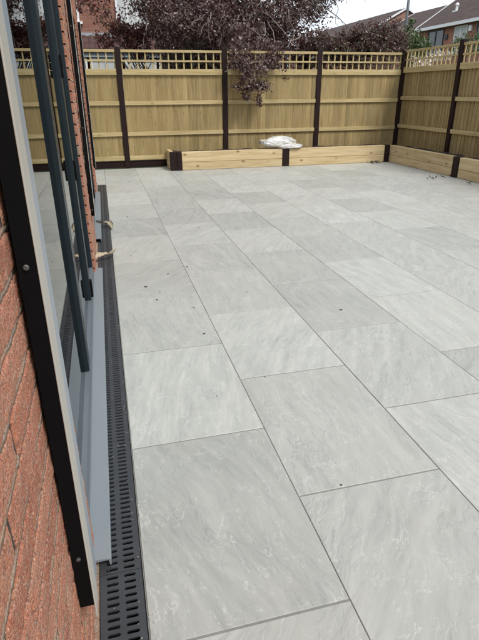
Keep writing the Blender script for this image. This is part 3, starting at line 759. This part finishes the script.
# ------------------------------------------------------------------ houses beyond
def mat_housebrick(name, rot=False, c=((.24, .098, .07), (.29, .125, .09))):
    m, g = new_mat(name); tc_ = g.t.nodes.new('ShaderNodeTexCoord').outputs['Object']
    sx = g.n('ShaderNodeSeparateXYZ'); g.t.links.new(tc_, sx.inputs[0])
    cb = g.n('ShaderNodeCombineXYZ'); g.t.links.new(sx.outputs[1 if rot else 0], cb.inputs[0]); g.t.links.new(sx.outputs[2], cb.inputs[1])
    b = g.n('ShaderNodeTexBrick', i_Scale=1.0); g.t.links.new(cb.outputs[0], b.inputs['Vector'])
    b.inputs['Color1'].default_value = c[0]+(1,); b.inputs['Color2'].default_value = c[1]+(1,); b.inputs['Mortar'].default_value = (.26, .2, .16, 1)
    b.inputs['Mortar Size'].default_value = .008; b.inputs['Brick Width'].default_value = .225; b.inputs['Row Height'].default_value = .075; b.inputs['Bias'].default_value = 0
    n = g.noise(tc_, 3, 5, .7)
    col = g.mix(g.math('MULTIPLY', g.ramp(n, [(.4, 0.0), (.7, 1.0)]), .3), b.outputs['Color'], (.20, .09, .06))
    g.out(col, .9, g.bump(b.outputs['Fac'], -.004), 0, .2); return m
M['hb'] = mat_housebrick('house brick'); M['hb_lit'] = mat_housebrick('house brick lit side', True, ((.34, .135, .095), (.41, .17, .12)))  # second brick has raised colours so the right houses look lit
M['white'] = simple('white plastic', (.72, .73, .73), .4, .05)
M['wglass'] = simple('window glass', (.03, .04, .045), .08, .3, 3, 0, spec=.8)
M['curtain'] = simple('net curtain', (.5, .52, .52), .7, .2, 8)
M['lead'] = simple('lead flashing', (.30, .33, .36), .5, .15)
def mat_roof(name, rot, c):
    m, g = new_mat(name); tc_ = g.t.nodes.new('ShaderNodeTexCoord').outputs['Object']
    n = g.noise(tc_, 2.5, 5, .7); w = g.n('ShaderNodeTexBrick', i_Scale=1.0)
    sx = g.n('ShaderNodeSeparateXYZ'); g.t.links.new(tc_, sx.inputs[0]); cb = g.n('ShaderNodeCombineXYZ')
    g.t.links.new(sx.outputs[1 if rot else 0], cb.inputs[0]); g.t.links.new(sx.outputs[2], cb.inputs[1]); g.t.links.new(cb.outputs[0], w.inputs['Vector'])
    w.inputs['Color1'].default_value = tuple(x*.85 for x in c)+(1,); w.inputs['Color2'].default_value = tuple(x*1.2 for x in c)+(1,); w.inputs['Mortar'].default_value = tuple(x*.45 for x in c)+(1,)
    w.inputs['Mortar Size'].default_value = .012; w.inputs['Brick Width'].default_value = .30; w.inputs['Row Height'].default_value = .17
    col = g.mix(g.math('MULTIPLY', n, .4), w.outputs['Color'], tuple(x*.7 for x in c))
    g.out(col, .85, g.bump(w.outputs['Fac'], -.02), 0, .25); return m
M['roofY'] = mat_roof('brown roof tiles', True, (.085, .058, .052)); M['roofX'] = mat_roof('brown lean-to tiles', False, (.10, .055, .05))

def win(parent, axis, plane, u0, u1, z0, z1, lights=2, glass='wglass', frame='white', blind=None):
    """window proud of a facade; axis 'x': facade runs along x and faces -Y; 'y': runs along y and faces -X"""
    t = .06
    def bx(m, a, b, c, d, p0, p1):
        if axis == 'x': m.box(a, b, plane-p1, plane-p0, c, d)
        else: m.box(plane-p1, plane-p0, a, b, c, d)
    f = MB(); bx(f, u0, u1, z0, z0+t, .0, .05); bx(f, u0, u1, z1-t, z1, .0, .05)
    for i in range(lights+1):
        c = u0+(u1-u0-t)*i/lights; bx(f, c, c+t, z0+t, z1-t, .0, .05)
    wf = f.obj('window', M[frame], parent)
    for i in range(lights):
        a = u0+(u1-u0-t)*i/lights+t; b = u0+(u1-u0-t)*(i+1)/lights
        g_ = MB(); bx(g_, a, b, z0+t, z1-t, .003, .018); g_.obj('pane', M[glass], wf)
    s = MB(); bx(s, u0-.08, u1+.08, z0-.07, z0-.003, .0, .10); s.obj('sill', M[frame], wf)
    return wf
# left house, gable wall facing the camera
lh = thing('brick_house', (.6, 18, 0), 'red brick house with tiled lean-to roof behind the left part of the back fence', 'house')
LY = 18.0
m = MB(); m.box(-5.0, 4.6, LY, LY+8, -.1, 5.4); m.obj('wall', M['hb'], lh)
m = MB(); m.add([(-5.3, LY-.3, 5.35), (4.9, LY-.3, 5.35), (4.9, LY+4, 7.6), (-5.3, LY+4, 7.6), (-5.3, LY+8.3, 5.35), (4.9, LY+8.3, 5.35)], [(0, 1, 2, 3), (3, 2, 5, 4), (0, 3, 4), (1, 5, 2), (0, 4, 5, 1)]); m.obj('roof', M['roofX'], lh)
win(lh, 'x', LY, .80, 1.75, 3.25, 4.45, 3, 'curtain'); win(lh, 'x', LY, -1.6, -.27, 3.35, 4.45, 2); win(lh, 'x', LY, 2.6, 3.6, 3.25, 4.4, 2, 'curtain')
# lean-to with ribbed tiles
m = MB(); LZ0, LZ1, LD = 2.50, 2.93, .95
m.box(-3.2, 2.9, LY-LD+.12, LY-.002, -.1, .95); m.obj('lean_to_wall', M['hb'], lh)
m = MB(); m.box(-3.25, 2.95, LY-LD+.02, LY-LD+.10, 2.36, 2.47); m.box(-3.25, 2.95, LY-.06, LY-.003, 2.94, 3.06); m.obj('fascia', M['lead'], lh)
til = MB(); nx = 27
for r_ in range(4):
    y0 = LY-LD-.04+r_*.24; z0 = LZ0+r_*.115
    N_ = int(6.2/.225)
    for i in range(N_):
        x0 = -3.25+i*.225
        vs = []; K = 6
        for (yy, zz) in ((y0, z0), (y0+.27, z0+.128)):
            for k in range(K+1): vs.append((x0+.225*k/K, yy, zz+.035*math.sin(math.pi*k/K)+.02))
        for k in range(K+1): vs.append((x0+.225*k/K, y0, z0-.02))
        fs = [(k, k+1, K+2+k, K+1+k) for k in range(K)]+[(2*K+2+k, 2*K+3+k, k+1, k) for k in range(K)]
        til.add(vs, fs)
setp(til.obj('lean_to_roof', M['roofX'], lh), kind='stuff')
x = -3.1
while x < 2.7:
    win(lh, 'x', LY-LD+.115, x, x+.92, 1.0, 2.33, 2, 'wglass' if random.random() < .35 else 'curtain'); x += 1.0
# row of houses on the right
def right_house(X0, Y0, Y1, ze, zr, label, run=4.6):
    t = thing('brick_house', (X0+4, (Y0+Y1)/2, 0), label, 'house', 'brick houses beyond the right fence')
    m = MB(); m.box(X0, X0+2*run, Y0, Y1, -.1, ze); m.obj('wall', M['hb_lit'], t)
    e = .3; yA, yB = Y0-.12, Y1+.12; th = .14
    m = MB(); s = (zr-ze)/run; xe = X0-e; z0 = ze-e*s+.12
    vs = [(xe, yA, z0), (xe, yB, z0), (X0+run, yB, zr+.12), (X0+run, yA, zr+.12), (X0+2*run+e, yB, z0), (X0+2*run+e, yA, z0)]
    vs += [(x, y, z-th) for x, y, z in vs]
    m.add(vs, [(0, 3, 2, 1), (3, 5, 4, 2), (6, 7, 8, 9), (9, 8, 10, 11), (0, 1, 7, 6), (5, 11, 10, 4), (0, 6, 9, 3), (3, 9, 11, 5), (1, 2, 8, 7), (2, 4, 10, 8)]); m.obj('roof', M['roofY'], t)
    # gable infill
    for yy in (Y0+.003, Y1-.003):
        m = MB(); m.add([(X0, yy, ze), (X0+2*run, yy, ze), (X0+run, yy, zr)], [(0, 1, 2)]); m.obj('gable', M['hb_lit'], t)
    m = MB(); m.box(xe-.09, xe-.004, yA, yB, z0-.16, z0+.0); m.obj('gutter', M['white'], t)
    for yy in (yA, yB):
        m = MB(); y0_, y1_ = yy-.035, yy+.035
        for (xa, za, xb, zb) in ((xe, z0, X0+run, zr+.12), (X0+run, zr+.12, X0+2*run+e, z0)):
            m.add([(xa, y0_, za+.03), (xb, y0_, zb+.03), (xb, y1_, zb+.03), (xa, y1_, za+.03), (xa, y0_, za-.10), (xb, y0_, zb-.10), (xb, y1_, zb-.10), (xa, y1_, za-.10)], [(0, 1, 2, 3), (4, 7, 6, 5), (0, 4, 5, 1), (2, 6, 7, 3), (0, 3, 7, 4), (1, 5, 6, 2)])
        m.obj('verge_board', M['white'], t)
    return t
RX = 20.0
ha = right_house(RX, 18.0, 32.4, 4.95, 7.9, 'nearest brown roofed brick house above the right fence, with a white roof vent')
def yat(px, py, X): return atX(px, py, X).y
for (xa, xb, glass, fr, nl) in ((428.5, 444, 'wglass', 'anth', 2), (454.5, 467, 'curtain', 'white', 2), (476, 495, 'wglass', 'anth', 2)):
    ya, yb = yat(xb, 35, RX), yat(xa, 35, RX); win(ha, 'y', RX, ya, yb, 3.35, 4.68, nl, glass, fr)
# roof vent and wall details
vp = atX(454.5, 24, RX+1.0); m = MB(); zb_ = 4.95+1.0*.64
m.tube([(RX+1.0, vp.y, zb_-.1), (RX+1.0, vp.y, zb_+.38)], [.07, .07], 10); m.tube([(RX+1.0, vp.y, zb_+.36), (RX+1.0, vp.y, zb_+.44), (RX+1.0, vp.y, zb_+.5)], [.11, .10, .03], 10)
m.box(RX+.85, RX+1.12, vp.y-.2, vp.y+.2, zb_-.05, zb_+.10); m.obj('roof_vent', M['white'], ha)
p = atX(471.5, 28, RX); m = MB(); m.box(RX-.12, RX-.002, p.y-.12, p.y+.12, p.z-.15, p.z+.15, bev=.02); m.obj('alarm_box', M['white'], ha)
p = atX(446.5, 37, RX); m = MB(); m.tube([(RX-.002, p.y, p.z), (RX-.06, p.y, p.z)], [.16, .16], 14); m.obj('wall_vent', M['anth'], ha)
hb_ = right_house(RX+.75, 32.8, 40.5, 4.75, 6.75, 'middle brown roofed brick house partly hidden by the lamp post tree', 3.7)
ya, yb = yat(420, 40, RX+.75), yat(414.5, 40, RX+.75); win(hb_, 'y', RX+.75, max(33.1, ya), yb, 3.3, 4.4, 2, 'curtain')
hc = right_house(RX-.3, 41.0, 56, 5.0, 7.15, 'farthest brown roofed house seen over the purple bush', 4.2)
# lamp post
lp = thing('lamp_post', (atY(403, 50, 24).x, 24, 0), 'dark grey lamp post rising between the bush and the brown roofs', 'lamp post')
bx_, tx_ = atY(402.5, 56, 24), atY(408.5, 0, 24); cx_ = (bx_.x+tx_.x)/2
m = MB(); m.tube([(cx_, 24, -.1), (cx_, 24, 1.2)], [.10, .10], 12); m.tube([(cx_, 24, 1.2), (cx_, 24, 6.2)], [.075, .055], 12); m.obj('pole', M['lead_d'] if 'lead_d' in M else simple('galvanised pole', (.07, .08, .09), .5), lp, True)
m = MB(); m.tube([(cx_, 24, 6.15), (cx_-.5, 24, 6.4), (cx_-.7, 24, 6.42)], [.05, .04, .04], 8); m.obj('arm', M['lead'], lp, True)
m = MB(); m.box(cx_-1.2, cx_-.65, 23.88, 24.12, 6.36, 6.5, bev=.03); m.obj('lamp_head', M['lead'], lp)
# white-ish cars/garage doors glimpsed low behind the fence are hidden from here
